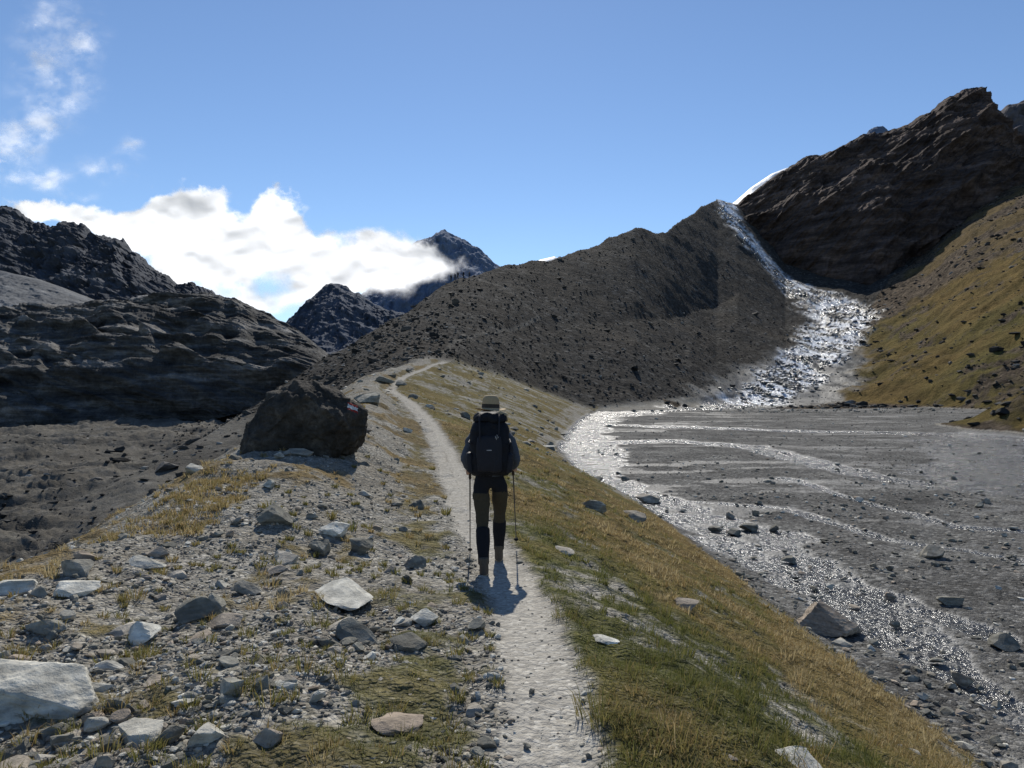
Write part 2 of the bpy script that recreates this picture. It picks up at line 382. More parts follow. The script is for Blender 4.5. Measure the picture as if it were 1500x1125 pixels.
lst=[add_sc(23000,(-.1,.85),(9,150),lambda x,y,z,c:(c['plain']>.5)*np.clip(.5+.9*fbm(x/3,y/3,3,77),.02,1)*(1-.6*c['wet']),(.05,.28),1,2.),
     add_sc(2000,(.1,.6),(130,230),lambda x,y,z,c:(c['plain']>.5)*1.,(.2,.9),1,2.2),
     add_sc(180,(-.1,.8),(12,110),lambda x,y,z,c:(c['plain']>.5)*.7,(.25,.7),2,3)]
join_sc('river_stones',lst,rm1)
lst=[add_sc(28000,(-.45,.5),(95,450),lambda x,y,z,c:c['dark']*.8,(.25,.9),1,1.8),
     add_sc(280,(-.3,.45),(100,400),lambda x,y,z,c:c['dark'],(1.0,2.8),2,2.6),
     add_sc(8000,(-.8,-.05),(28,170),lambda x,y,z,c:(c['dark']>.3)*.7,(.12,1.0),1,2.4),
     add_sc(200,(-.8,-.1),(35,180),lambda x,y,z,c:(c['dark']>.3)*.7,(.7,2.8),2,2.),
     add_sc(5500,(.2,.8),(130,420),lambda x,y,z,c:(c['brown']>.5)*(1-.8*c['grass']),(.4,2.4),1,2.2),
     add_sc(90,(.55,.85),(60,100),lambda x,y,z,c:(z>-4.6)*1.,(.4,1.8),2,1.5)]
join_sc('moraine_boulders',lst,rm2)
wm=M('wet_boulder_material',.32,.5); wm.out(wm.ramp(wm.attr('tone'),[(0,(.06,.06,.06)),(.6,(.18,.18,.175)),(1,(.40,.40,.39))]),nor=wm.bump(wm.noise(2,5,.7),.3))
x,y=polar(30000,.22,.5,175,440); z=hz(x,y); c=cover(x,y,z)
k=rng.uniform(0,1,len(x))<c['casc']*.6*(1-.7*c['foam']); x,y,z=x[k],y[k],z[k]
join_sc('stream_boulders',[scatter(np.stack([x,y,z],1),logsz(len(x),.3,1.6,2.2),1)],wm.m)
# individually placed rocks
def single_rock(name,px,py,wpx,aspect,seed,mat,tone,flat=.5,rot=0,tilt=(0,0),d=None,sub=5,sink=.25,planes=16,rough=.06,depth=1.0):
    if d is None:
        dd=np.exp(np.linspace(math.log(2.2),math.log(150),1500)); xx=X(px,dd); zz=hz(xx,dd)
        vis=(-(zz)/dd*F+CY); i=np.argmax(vis<py) ; d=dd[i]
    xw=X(px,d); zw=float(hz(np.array([xw]),np.array([d]))[0]); w=wpx/F*d
    v,f=rock_variant(sub,seed,rough,planes)
    fine=fbm(v[:,0]*9+v[:,2]*5,v[:,1]*9+v[:,2]*6,4,seed)*.03+ridged(v[:,0]*3+v[:,2]*2,v[:,1]*3-v[:,2]*4,4,seed+3)*.05
    v=v*(1+fine)[:,None]
    v=v/(v.max(0)-v.min(0))
    v=v*np.array([w,w*depth,w*flat])
    R=np.array(Matrix.Rotation(rot,3,'Z')@Matrix.Rotation(tilt[0],3,'X')@Matrix.Rotation(tilt[1],3,'Y'))
    v=v@R.T; v[:,2]+=-v[:,2].min()-sink*(v[:,2].max()-v[:,2].min())
    v=v+np.array([xw,d,zw])
    return mesh_np(name,v,f,mat,{'tone':np.full(len(v),tone)},sub>4)
S=rm1
single_rock('flat_rock',70,1035,205,1,3,S,.9,.28,.1,(.25,.1),sub=6,depth=.75,rough=.12)
for (px,py,w,tn,fl,ro,sd) in [(505,880,105,.9,.28,-.6,5),(492,783,48,1,.5,.3,6),(393,765,52,.2,.6,.2,7),(526,808,38,.25,.7,1,8),(470,812,34,.4,.8,.5,9),(205,1085,85,.85,.35,-.2,10),
  (390,1092,48,.75,.7,0,11),(590,1065,90,.72,.3,.7,12),(885,942,44,1,.3,.1,13),(1170,1122,75,.95,.35,.2,14),(873,748,42,.5,.5,.2,15),(822,808,40,.8,.25,-.3,16),
  (310,1085,60,.85,.5,.8,17),(415,825,50,.8,.35,-.8,18),(1000,890,46,.75,.35,-.4,19),(140,1065,40,.85,.6,.2,20),(605,830,34,.4,.6,.2,21),(210,830,60,.9,.25,.1,22),
  (30,868,70,.95,.4,0,23),(105,870,60,.95,.35,.3,24),(930,760,50,.6,.3,.2,25),(955,735,36,.8,.4,.1,26),(440,668,45,.8,.3,0,27),(560,560,34,.3,.4,0,31),(540,590,40,.5,.5,0,32),(500,920,45,.8,.3,.5,33),(330,915,50,.75,.3,.2,34),(180,930,48,.8,.35,.4,35)]:
    single_rock('rock',px,py,w,1,sd,S,tn,fl,ro,(.12,.05),depth=.8,sub=4)
single_rock('river_boulder',1216,925,98,1,61,S,.7,.50,.1,(-.1,.12),sub=6,depth=.8,sink=.15)
for (px,py,w,sd) in ((1048,778,20,62),(1098,775,26,63),(1075,782,24,64),(1157,822,22,65),(1395,885,34,66)): single_rock('river_rock',px,py,w,1,sd,S,.3,.45,.1,(0,0),sub=4,depth=.8)
# big dark boulder with trail mark
bmt=M('trail_boulder_material',.9,.08); n=bmt.noise(2.2,6,.75); n2=bmt.noise(12,5,.7)
bc=bmt.ramp(n,[(.3,(.028,.026,.023)),(.55,(.062,.056,.048)),(.72,(.14,.125,.105))])
bmt.out(bmt.mix(.5,bc,bmt.mix(1,bc,bmt.ramp(n2,[(.3,.4),(.7,1.7)]),'MULTIPLY')),nor=bmt.bump(bmt.mix(.5,n,n2),.12,1))
def boulder():
    d=13.6
    prof=[(335,684),(346,655),(366,615),(392,578),(425,553),(462,552),(490,572),(518,588),(534,604),(530,640),(512,668),(430,690)]
    bm=bmesh.new(); r=np.random.default_rng(4)
    for dy,sc in ((-.75,.70),(-.3,.97),(.1,1.0),(.6,.85),(.95,.55)):
        cx_,cy_=440,640
        for (a,b) in prof:
            aa=cx_+(a-cx_)*sc; bb=cy_+(b-cy_)*(sc if b<cy_ else 1)
            bm.verts.new((X(aa,d)+r.normal(0,.05),d+dy+r.normal(0,.13)+.3,Z(bb,d)+r.normal(0,.03)))
    bmesh.ops.convex_hull(bm,input=bm.verts)
    for v in [v for v in bm.verts if not v.link_faces]: bm.verts.remove(v)
    me=bpy.data.meshes.new('b'); bm.to_mesh(me); bm.free()
    ob=bpy.data.objects.new('b',me); bpy.context.scene.collection.objects.link(ob)
    m=ob.modifiers.new('r','REMESH'); m.mode='VOXEL'; m.voxel_size=.025
    dg=bpy.context.evaluated_depsgraph_get(); nm=bpy.data.meshes.new_from_object(ob.evaluated_get(dg)); bpy.data.objects.remove(ob)
    v=np.zeros(len(nm.vertices)*3); nm.vertices.foreach_get('co',v); v=v.reshape(-1,3)
    no=np.zeros_like(v).ravel(); nm.vertices.foreach_get('normal',no); no=no.reshape(-1,3)
    crack=np.floor(v[:,2]*2.2+v[:,0]*.9+.5*fbm(v[:,0],v[:,1],2,93))
    dsp=.10*ridged(v[:,0]*1.2+v[:,1]*.6,v[:,2]*1.6+v[:,1]*.8,5,91,.6)+.06*fbm(v[:,0]*5+v[:,1]*3,v[:,2]*5-v[:,1]*2,4,92,.6)+.035*(crack%2)-.07
    v=v+no*dsp[:,None]; nm.vertices.foreach_set('co',v.ravel()); nm.materials.append(bmt.m)
    nm.polygons.foreach_set('use_smooth',np.ones(len(nm.polygons),bool))
    red=simple('trail_mark_red_paint',(.3,.03,.02)); wh=simple('trail_mark_white_paint',(.55,.55,.52))
    nm.materials.append(red); nm.materials.append(wh)
    for p in nm.polygons:
        c=p.center
        if c.y<d+.9:
            a=c.x/c.y*F+CX; b=CY-c.z/c.y*F
            if 509<a<524:
                t=b-(592+(a-510)*.4)
                if -3<t<0 or 5<t<8: p.material_index=1
                elif 0<=t<=5: p.material_index=2
    ob=bpy.data.objects.new('trail_boulder',nm); bpy.context.scene.collection.objects.link(ob)
boulder()
# ------------------------------------------------------------ grass
def blades(x,y,z,n_per,h,wmul,tone,spread):
    N=len(x); idx=np.repeat(np.arange(N),n_per); m=len(idx)
    a=rng.uniform(0,2*np.pi,m); r=np.sqrt(rng.uniform(0,1,m))*spread[idx]
    bx=x[idx]+np.cos(a)*r; by=y[idx]+np.sin(a)*r; bz=z[idx]-.01
    L=h[idx]*rng.uniform(.45,1.15,m); lean=rng.uniform(.2,1.1,m); la=a+rng.normal(0,.6,m)
    w=np.maximum(.0022,y[idx]*.00045)*wmul*rng.uniform(.7,1.3,m)
    wa=rng.uniform(0,np.pi,m); wx,wy=np.cos(wa)*w,np.sin(wa)*w
    dx,dy=np.cos(la)*lean,np.sin(la)*lean
    B=np.stack([bx,by,bz],1); Mi=B+np.stack([dx*L*.3,dy*L*.3,L*.6],1); T=B+np.stack([dx*L*.9,dy*L*.9,L*(1.0-.3*lean)],1)
    W=np.stack([wx,wy,np.zeros(m)],1)
    V=np.stack([B-W,B+W,Mi+W*.7,Mi-W*.7,T],1).reshape(-1,3)
    o=(np.arange(m)*5)[:,None]
    Fc=np.concatenate([o+np.array([[0,1,2]]),o+np.array([[0,2,3]]),o+np.array([[3,2,4]])])
    t=np.clip(tone[idx]+rng.normal(0,.18,m),0,1)
    return V,Fc,np.repeat(t,5)
gl=[]
def add_grass(n,ur,dr,pf,nper,hr,sp,wm=1.,gb=0):
    x,y=polar(n,*ur,*dr); z=hz(x,y); c=cover(x,y,z)
    k=rng.uniform(0,1,n)<pf(x,y,z,c); x,y,z=x[k],y[k],z[k]; gd=c['gold'][k]
    h=rng.uniform(*hr,len(x))*np.where(rng.uniform(0,1,len(x))<.12,1.6,1); gl.append(blades(x,y,z,nper,h,wm,np.clip(gd+gb,0,1),np.full(len(x),sp)*h/.06))
Rg=lambda x,y,z,c:np.clip(c['grass']*1.3-.2,0,1)*(sdist(x,y)>0)*(y<100)
Lg=lambda x,y,z,c:(c['grass']>.35)*(sdist(x,y)<0)*(sdist(x,y)>-6.5)
add_grass(27000,(-.15,.8),(2.2,14),Rg,11,(.022,.055),.05,gb=.1)
add_grass(11000,(-.15,.8),(10,60),Rg,8,(.04,.10),.06)
add_grass(2000,(-.1,.8),(3,25),Rg,40,(.06,.14),.03,gb=.25)
add_grass(7500,(-.8,.1),(2.2,18),Lg,12,(.025,.065),.03,gb=.08)
add_grass(900,(-.8,.1),(2.6,16),lambda x,y,z,c:(c['path']<.1)*(sdist(x,y)<-.2)*(sdist(x,y)>-5)*.8,45,(.05,.10),.028,gb=.35)
n=1000; yy=np.exp(rng.uniform(math.log(6),math.log(26),n)); w_=np.interp(yy,[0,6,9,12,18,26],[4.6,4.2,3.8,3.6,3.2,2.8]); xx=crest_x(yy)-w_-rng.uniform(-.7,.3,n)
kk=fbm(xx/1.2,yy/1.2,3,88)>.02; xx,yy=xx[kk],yy[kk]
gl.append(blades(xx,yy,hz(xx,yy),30,rng.uniform(.05,.12,len(xx)),1.,np.full(len(xx),.8),np.full(len(xx),.07)))
off=0;VV=[];FF=[];TT=[]
for v,f,t in gl: VV.append(v);FF.append(f+off);TT.append(t);off+=len(v)
gmat=M('grass_material',.7,.1); tcol=gmat.ramp(gmat.attr('tone'),[(0,(.075,.09,.025)),(.35,(.15,.15,.045)),(.6,(.22,.185,.068)),(.85,(.295,.205,.09)),(1,(.44,.36,.20))])
gmat.out(tcol)
tr=gmat.n.new('ShaderNodeBsdfTranslucent'); gmat.L(tcol,tr.inputs['Color']); mx=gmat.n.new('ShaderNodeMixShader'); mx.inputs[0].default_value=.45
gmat.L(gmat.b.outputs[0],mx.inputs[1]); gmat.L(tr.outputs[0],mx.inputs[2]); gmat.L(mx.outputs[0],gmat.n['Material Output'].inputs['Surface'])
mesh_np('grass',np.concatenate(VV),np.concatenate(FF),gmat.m,{'tone':np.concatenate(TT)},False)
# ------------------------------------------------------------ mountains
def make_range(name,crest,bottom,dT,dB,mat,nx=500,nt=160,vexp=1.,hexp=1.,amp=10,sx=40,sz=40,jag=0,seed=1,back=200,drop=.7,rot=0,zamp=.4,oct=6,gain=.5,terr=None):
    c=np.array(crest,float); b=np.array(bottom,float)
    px=np.linspace(c[0,0],c[-1,0],nx); ct=np.interp(px,c[:,0],c[:,1]); cb=np.interp(px,b[:,0],b[:,1])
    if jag: ct=ct+jag*fbm(px/14,px*0+seed,4,seed,.6)
    dT=np.interp(px,*zip(*dT)) if hasattr(dT,'__len__') else np.full(nx,float(dT))
    dB=np.interp(px,*zip(*dB)) if hasattr(dB,'__len__') else np.full(nx,float(dB))
    T=np.stack([X(px,dT),dT,Z(ct,dT)],1); B=np.stack([X(px,dB),dB,Z(cb,dB)],1)
    t=np.concatenate([np.linspace(-.15,1,nt),np.linspace(1,2,30)[1:]])[:,None]
    tf=np.clip(t,0,1); h=tf**hexp; v=tf**vexp
    if terr:   # rock ledges: alternating cliffs and sloping benches
        nst,am=terr; ph=v*nst+1.1*fbm(px[None,:]/90,tf*2.0+0*px[None,:],3,seed+9)
        v=v+am/nst*np.sin(2*np.pi*ph)/(2*np.pi)*np.sin(np.pi*tf)**.5
    Xw=B[:,0]+(T[:,0]-B[:,0])*h; Yw=B[:,1]+(T[:,1]-B[:,1])*h; Zw=B[:,2]+(T[:,2]-B[:,2])*v
    Zw=Zw+np.minimum(t,0)*abs(T[:,2]-B[:,2]).mean()*.6; 
    e=np.clip(t-1,0,None); Yw=Yw+e*back; Zw=Zw-e*back*drop
    cr,sr=math.cos(rot),math.sin(rot)
    a=(Xw*cr+Zw*sr)/sx; q=(-Xw*sr+(Zw+Yw*.35)*cr)/sz
    n=ridged(a,q,oct,seed,gain)
    n2=fbm(Xw/(sx*.25),(Zw+Yw*.5)/(sx*.25),4,seed+5,.6)
    fade=np.clip(1-.75*np.exp(-((t-1)/.05)**2),0,1)
    Yw=Yw-amp*(n+.45*n2)*fade; Zw=Zw+amp*zamp*(n*.7+.4*n2)*np.where(tf>.02,1,0)*(fade*.7+.15)
    V=np.stack([Xw,Yw,Zw],-1).reshape(-1,3)
    return mesh_np(name,V,gridfaces(*Xw.shape),mat,None,True)
def cliffmat(name,cols,sc,bd,rot=(0,0,0),strata=6,haze=None):
    r=M(name,.9,.04); n=r.noise(sc,7,.7); s=r.noise(sc*.6,6,.7,vec=r.mapping((1,1,strata),rot)); n3=r.noise(sc*6,5,.75)
    c=r.ramp(s,[(.32,cols[0]),(.5,cols[1]),(.66,cols[2])]); c=r.mix(.7,c,r.mix(1,c,r.ramp(n,[(.3,.5),(.7,1.5)]),'MULTIPLY'))
    c=r.mix(.6,c,r.mix(1,c,r.ramp(n3,[(.3,.4),(.7,1.6)]),'MULTIPLY'))
    hh=r.mix(.5,s,n)
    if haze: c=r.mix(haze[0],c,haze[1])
    return r.out(c,nor=r.bump(n3,bd*.35,.9,r.bump(hh,bd,.9)))
cm=cliffmat('cliff_material',[(.034,.026,.023),(.08,.059,.049),(.165,.122,.102)],.05,4,(0,math.radians(35),0),7)
make_range('rock_cliff',[(1068,312),(1080,297),(1110,276),(1150,249),(1180,229),(1208,227),(1240,212),(1275,196),(1300,193),(1330,182),(1360,165),(1385,143),(1410,133),(1438,130),(1453,150),(1462,178),(1480,195),(1500,215),(1540,250)],
  [(1068,318),(1085,325),(1110,355),(1140,378),(1200,400),(1270,420),(1300,408),(1330,395),(1370,348),(1410,315),(1450,292),(1500,270),(1540,280)],
  [(1068,445),(1300,450),(1440,455),(1540,470)],[(1068,428),(1140,398),(1270,352),(1350,362),(1420,378),(1540,400)],cm,700,220,vexp=.8,hexp=1.15,amp=13,sx=80,sz=22,jag=4,seed=3,back=90,drop=.6,rot=math.radians(40),gain=.6)
mm=cliffmat('mound_material',[(.028,.028,.029),(.08,.078,.074),(.24,.23,.215)],.06,3,(0,math.radians(-8),0),8)
make_range('rock_mound',[(-260,460),(0,453),(100,448),(180,439),(245,433),(300,431),(345,440),(400,465),(440,488),(468,512),(485,545)],
  [(-260,650),(0,634),(100,618),(200,606),(300,596),(380,580),(440,560),(485,558)],330,[(-260,190),(300,200),(485,215)],mm,900,300,vexp=.72,hexp=1.45,amp=6,sx=46,sz=9,jag=3,seed=8,back=150,drop=.15,rot=math.radians(-14),oct=8,gain=.58,terr=(4.5,1.7))
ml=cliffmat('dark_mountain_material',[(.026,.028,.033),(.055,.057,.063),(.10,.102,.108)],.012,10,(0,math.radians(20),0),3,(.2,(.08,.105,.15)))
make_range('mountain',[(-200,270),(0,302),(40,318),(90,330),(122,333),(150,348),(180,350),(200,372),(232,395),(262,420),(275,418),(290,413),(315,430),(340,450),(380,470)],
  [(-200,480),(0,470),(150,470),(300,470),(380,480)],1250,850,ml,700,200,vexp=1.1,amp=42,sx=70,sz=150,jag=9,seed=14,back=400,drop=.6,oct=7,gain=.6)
sm=cliffmat('scree_material',[(.10,.10,.10),(.15,.15,.148),(.21,.208,.20)],.02,5,(0,math.radians(25),0),4,(.1,(.15,.18,.22)))
make_range('scree_slope',[(-250,360),(0,396),(60,410),(120,432),(165,449),(220,456)],[(-250,500),(220,500)],860,600,sm,240,120,amp=9,sx=30,sz=120,seed=19,back=100,drop=.4,oct=7,gain=.6)
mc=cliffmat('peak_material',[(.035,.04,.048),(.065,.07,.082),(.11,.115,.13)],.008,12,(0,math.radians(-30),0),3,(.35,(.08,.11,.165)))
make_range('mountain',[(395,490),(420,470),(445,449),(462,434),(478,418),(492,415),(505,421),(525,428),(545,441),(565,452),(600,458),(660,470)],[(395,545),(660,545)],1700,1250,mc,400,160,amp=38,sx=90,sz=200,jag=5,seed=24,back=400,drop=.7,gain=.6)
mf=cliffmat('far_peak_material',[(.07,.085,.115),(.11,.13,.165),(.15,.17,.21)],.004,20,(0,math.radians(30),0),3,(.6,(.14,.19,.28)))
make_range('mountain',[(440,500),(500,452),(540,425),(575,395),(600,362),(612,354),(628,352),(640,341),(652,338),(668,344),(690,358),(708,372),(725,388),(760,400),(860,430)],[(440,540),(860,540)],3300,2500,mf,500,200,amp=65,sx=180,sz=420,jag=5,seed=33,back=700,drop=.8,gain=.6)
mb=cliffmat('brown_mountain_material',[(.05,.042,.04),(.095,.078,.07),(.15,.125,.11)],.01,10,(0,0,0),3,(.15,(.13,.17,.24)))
make_range('mountain',[(1380,230),(1420,190),(1455,170),(1480,155),(1500,147),(1600,110),(1800,80)],[(1380,330),(1800,330)],800,650,mb,240,100,amp=25,sx=60,sz=60,jag=3,seed=40,back=300)
make_range('mountain',[(1255,215),(1272,192),(1283,185),(1293,184),(1302,192),(1320,210)],[(1255,280),(1320,280)],3500,3300,mf,100,60,amp=30,sx=100,sz=150,jag=2,seed=41,back=300)
snow=simple('snow_material',(.8,.82,.85),.6,.05,.05,1)
make_range('glacier',[(1060,304),(1075,297),(1100,275),(1130,255),(1150,247),(1180,240),(1200,245)],[(1060,340),(1200,340)],900,800,snow,80,30,amp=4,sx=60,sz=60,seed=44)
make_range('glacier',[(755,400),(770,388),(790,381),(812,376),(830,385)],[(755,420),(830,420)],1500,1400,snow,60,20,amp=4,sx=60,sz=60,seed=45)
# ------------------------------------------------------------ clouds
pxs=np.linspace(-120,730,820); pys=np.linspace(-80,500,560)
PXg,PYg=np.meshgrid(pxs,pys)
wx_=PXg+16*fbm(PXg/50,PYg/50,5,201); wy_=PYg+14*fbm(PXg/50,PYg/50,5,207)
def E(cx,cy,rx,ry): return np.exp(-1.1*(((wx_-cx)/rx)**2+((wy_-cy)/ry)**2))
f=0
for e in [(285,312,58,44),(215,342,75,34),(330,360,90,46),(392,318,38,36),(440,360,48,34),(505,385,75,34),(570,380,60,32),(628,388,42,22),(300,395,90,38),(60,310,75,16),(470,420,60,26),(560,412,60,22),(120,328,40,12),(370,445,80,20)]:
    f=f+E(*e)*1.0
f=np.minimum(f,1.8)
nz=fbm(PXg/60,PYg/48,6,101,.55); bl=ridged(PXg/42,PYg/36,6,105,.55)
q=f+.55*nz+.32*bl
soft=np.interp(PYg,[290,400,480],[.25,.65,1.0])
dens=ss(.50-soft*.35,.50+soft*.9,q)
w=0
for e,a in [((120,60,40,55),.5),((60,30,40,40),.35),((80,140,60,45),.55),((60,185,30,20),.5),((15,210,45,40),.9),((45,262,60,14),.8),((160,245,45,22),.6),((188,208,18,14),.5),((50,85,40,25),.45),((110,285,30,12),.4)]:
    w=w+E(*e)*a
wn=fbm((PXg+PYg*.6)/40,(PYg-PXg*.3)/26,6,120,.6)
wd=ss(.05,1.7,w+.9*wn*np.clip(w*2,0,1))*.75
alpha=np.clip(np.maximum(dens*.99,wd),0,1)
alpha=alpha*ss(.04,.12,f+w)
alpha*=ss(-120,-60,PXg)*ss(500,470,PYg)*ss(725,690,PXg)*ss(-80,-30,PYg)
bs=fbm(PXg/70,PYg/55,3,131,.45)
D=2050-8*np.clip(f,0,1.5)-25*bs
Vc=np.stack([X(PXg,D),D,Z(PYg,D)],-1).reshape(-1,3)
cl=M('cloud_material'); al=cl.attr('alpha')
ccol=(.85,.855,.87)
trl=cl.n.new('ShaderNodeBsdfTranslucent'); trl.inputs['Color'].default_value=(*ccol,1)
dif=cl.n.new('ShaderNodeBsdfDiffuse'); dif.inputs['Color'].default_value=(*ccol,1)
ad=cl.n.new('ShaderNodeMixShader'); ad.inputs[0].default_value=.12; cl.L(trl.outputs[0],ad.inputs[1]); cl.L(dif.outputs[0],ad.inputs[2])
tp=cl.n.new('ShaderNodeBsdfTransparent'); mx=cl.n.new('ShaderNodeMixShader'); cl.L(al,mx.inputs[0]); cl.L(tp.outputs[0],mx.inputs[1]); cl.L(ad.outputs[0],mx.inputs[2])
cl.L(mx.outputs[0],cl.n['Material Output'].inputs['Surface'])
mesh_np('cloud',Vc,gridfaces(*PXg.shape),cl.m,{'alpha':alpha.ravel()},True)
# ------------------------------------------------------------ hiker
def skin(name,verts,edges,radii,sub=2):
    me=bpy.data.meshes.new(name); me.from_pydata(verts,edges,[]); ob=bpy.data.objects.new(name,me); bpy.context.scene.collection.objects.link(ob)
    m=ob.modifiers.new('s','SKIN'); m.use_smooth_shade=True
    for i,r in enumerate(radii):
        sv=me.skin_vertices[0].data[i]; sv.radius=(r,r) if not hasattr(r,'__len__') else r; sv.use_root=(i==0)
    s=ob.modifiers.new('u','SUBSURF'); s.levels=sub; s.render_levels=sub
    dg=bpy.context.evaluated_depsgraph_get(); nm=bpy.data.meshes.new_from_object(ob.evaluated_get(dg)); ob.modifiers.clear(); ob.data=nm
    nm.polygons.foreach_set('use_smooth',np.ones(len(nm.polygons),bool))
    return ob
def wrinkle(ob,amp,fx,fz,seed):
    nm=ob.data; v=np.zeros(len(nm.vertices)*3); nm.vertices.foreach_get('co',v); v=v.reshape(-1,3); no=np.zeros(v.size); nm.vertices.foreach_get('normal',no); no=no.reshape(-1,3)
    v=v+no*(amp*fbm(v[:,0]*fx+v[:,1]*fx*.5,v[:,2]*fz+v[:,1]*fx*.6,4,seed))[:,None]; nm.vertices.foreach_set('co',v.ravel())
def sections(name,secs,mat,n=40,rough=0,seed=0):
    V=[];nr=len(secs); a=np.linspace(0,2*np.pi,n,endpoint=False)
    for (z,cx,cy,rx,ry,e) in secs:
        c,s=np.cos(a),np.sin(a); V.append(np.stack([cx+rx*np.sign(c)*np.abs(c)**(2/e),cy+ry*np.sign(s)*np.abs(s)**(2/e),np.full(n,z)],1))
    V=np.concatenate(V)
    Fc=[]
    for r in range(nr-1):
        for i in range(n): Fc.append((r*n+i,r*n+(i+1)%n,(r+1)*n+(i+1)%n,(r+1)*n+i))
    me=bpy.data.meshes.new(name); me.from_pydata(V.tolist(),[],Fc+[tuple(range(n))[::-1],tuple(range((nr-1)*n,nr*n))]); me.materials.append(mat)
    ob=bpy.data.objects.new(name,me); bpy.context.scene.collection.objects.link(ob)
    s=ob.modifiers.new('u','SUBSURF'); s.levels=2; s.render_levels=2
    dg=bpy.context.evaluated_depsgraph_get(); nm=bpy.data.meshes.new_from_object(ob.evaluated_get(dg)); ob.modifiers.clear(); ob.data=nm
    if rough: wrinkle(ob,rough,14,12,seed)
    nm.polygons.foreach_set('use_smooth',np.ones(len(nm.polygons),bool))
    return ob
def tube(name,pts,r,mat,n=8):
    pts=[Vector(p) for p in pts]; rs=r if hasattr(r,'__len__') else [r]*len(pts); bm=bmesh.new(); rings=[]
    for i,p in enumerate(pts):
        t=(pts[min(i+1,len(pts)-1)]-pts[max(i-1,0)]).normalized(); a=t.orthogonal().normalized() if i==0 else (rings_a-t*rings_a.dot(t)).normalized(); rings_a=a; b=t.cross(a)
        rings.append([bm.verts.new(p+(a*math.cos(k*2*math.pi/n)+b*math.sin(k*2*math.pi/n))*rs[i]) for k in range(n)])
    for q,w in zip(rings[:-1],rings[1:]):
        for k in range(n): bm.faces.new((q[k],q[(k+1)%n],w[(k+1)%n],w[k]))
    bm.faces.new(rings[0][::-1]); bm.faces.new(rings[-1])
    me=bpy.data.meshes.new(name); bm.to_mesh(me); bm.free(); me.materials.append(mat)
    for p in me.polygons: p.use_smooth=True
    ob=bpy.data.objects.new(name,me); bpy.context.scene.collection.objects.link(ob); return ob
mt_shirt=simple('shirt_fabric',(.07,.08,.10),.9,60,.2,.003); mt_trou=simple('trouser_fabric',(.055,.045,.03),.9,50,.3,.003); mt_dark=simple('dark_fabric',(.014,.014,.017),.85,60,.3,.002)
mt_skin=simple('skin',(.45,.27,.19),.55,20,.1,.0005); mt_hair=simple('hair',(.06,.035,.02),.6,80,.4,.003); mt_boot=simple('boot_leather',(.10,.08,.06),.8,60,.3,.002); mt_sole=simple('boot_sole',(.35,.30,.22),.8,60,.3,.001)
mt_pack=simple('pack_nylon',(.010,.011,.015),.7,80,.35,.002); mt_pk2=simple('pack_trim',(.018,.019,.025),.6,80,.3,.001); mt_lab=simple('label_grey',(.35,.35,.36),.6); mt_straw=simple('hat_straw',(.36,.275,.165),.85,90,.25,.003)
mt_band=simple('hat_band',(.05,.04,.03),.8); mt_pole=simple('pole_metal',(.04,.04,.045),.35,20,.1,.0003,.5); mt_cork=simple('pole_grip',(.05,.04,.035),.9)
kids=[]
sk=[(0,.30,.95),(0,.33,1.08),(0,.37,1.22),(0,.39,1.36),(0,.41,1.46),(0,.43,1.53),
 (-.095,.30,.90),(-.09,.26,.70),(-.075,.22,.49),(-.065,.09,.30),(-.055,-.0,.10),
 (.095,.30,.90),(.10,.43,.72),(.095,.55,.52),(.09,.585,.32),(.085,.65,.11),
 (-.12,.39,1.42),(-.185,.38,1.39),(-.235,.35,1.26),(-.27,.34,1.13),(-.25,.43,1.05),(-.225,.505,1.0),
 (.12,.39,1.42),(.185,.38,1.39),(.235,.36,1.27),(.28,.35,1.14),(.262,.44,1.07),(.24,.52,1.03)]
ed=[(0,1),(1,2),(2,3),(3,4),(4,5),(0,6),(6,7),(7,8),(8,9),(9,10),(0,11),(11,12),(12,13),(13,14),(14,15),(3,16),(16,17),(17,18),(18,19),(19,20),(20,21),(3,22),(22,23),(23,24),(24,25),(25,26),(26,27)]
ra=[.13,.125,.135,.13,.07,.055,.098,.092,.070,.062,.046,.098,.092,.070,.062,.046,.075,.062,.055,.047,.040,.030,.075,.062,.055,.047,.040,.030]
body=skin('body',sk,ed,ra,3)
wrinkle(body,.014,11,16,77)
for m in (mt_shirt,mt_trou,mt_dark,mt_skin): body.data.materials.append(m)
for p in body.data.polygons:
    c=p.center
    if c.z>1.49 and abs(c.x)<.09: p.material_index=3
    elif c.z>.98: p.material_index=0
    elif abs(c.x)>.17 and c.y>.36 and c.z>.93: p.material_index=0
    elif c.z>.80: p.material_index=2
    elif c.z>.44: p.material_index=1
    else: p.material_index=2
kids.append(body)
# boots
def boot(name,x,y,z,pitch):
    secs=[(0,0,.06,.044,.135,2.6),(.02,0,.06,.047,.14,2.6),(.05,0,.055,.046,.13,2.4),(.08,0,.03,.046,.10,2.2),(.11,0,.0,.047,.07,2),(.16,0,-.005,.05,.06,2),(.19,0,-.005,.05,.058,2)]
    ob=sections(name,secs,mt_boot,24,.002,3); ob.data.materials.append(mt_sole)
    for p in ob.data.polygons:
        if p.center.z<.022: p.material_index=1
    ob.location=(x,y,z); ob.rotation_euler=(pitch,0,0); kids.append(ob)
boot('boot_left',-.055,0,0,0); boot('boot_right',.085,.65,.0,.12)
# gaiters
for nm,a,b in (('gaiter_left',Vector((-.057,.005,.12)),Vector((-.073,.18,.44))),('gaiter_right',Vector((.086,.645,.13)),Vector((.094,.57,.46)))):
    kids.append(tube(nm,[a,a.lerp(b,.25),a.lerp(b,.6),a.lerp(b,.95),b],[.056,.058,.072,.073,.068],mt_dark,20))
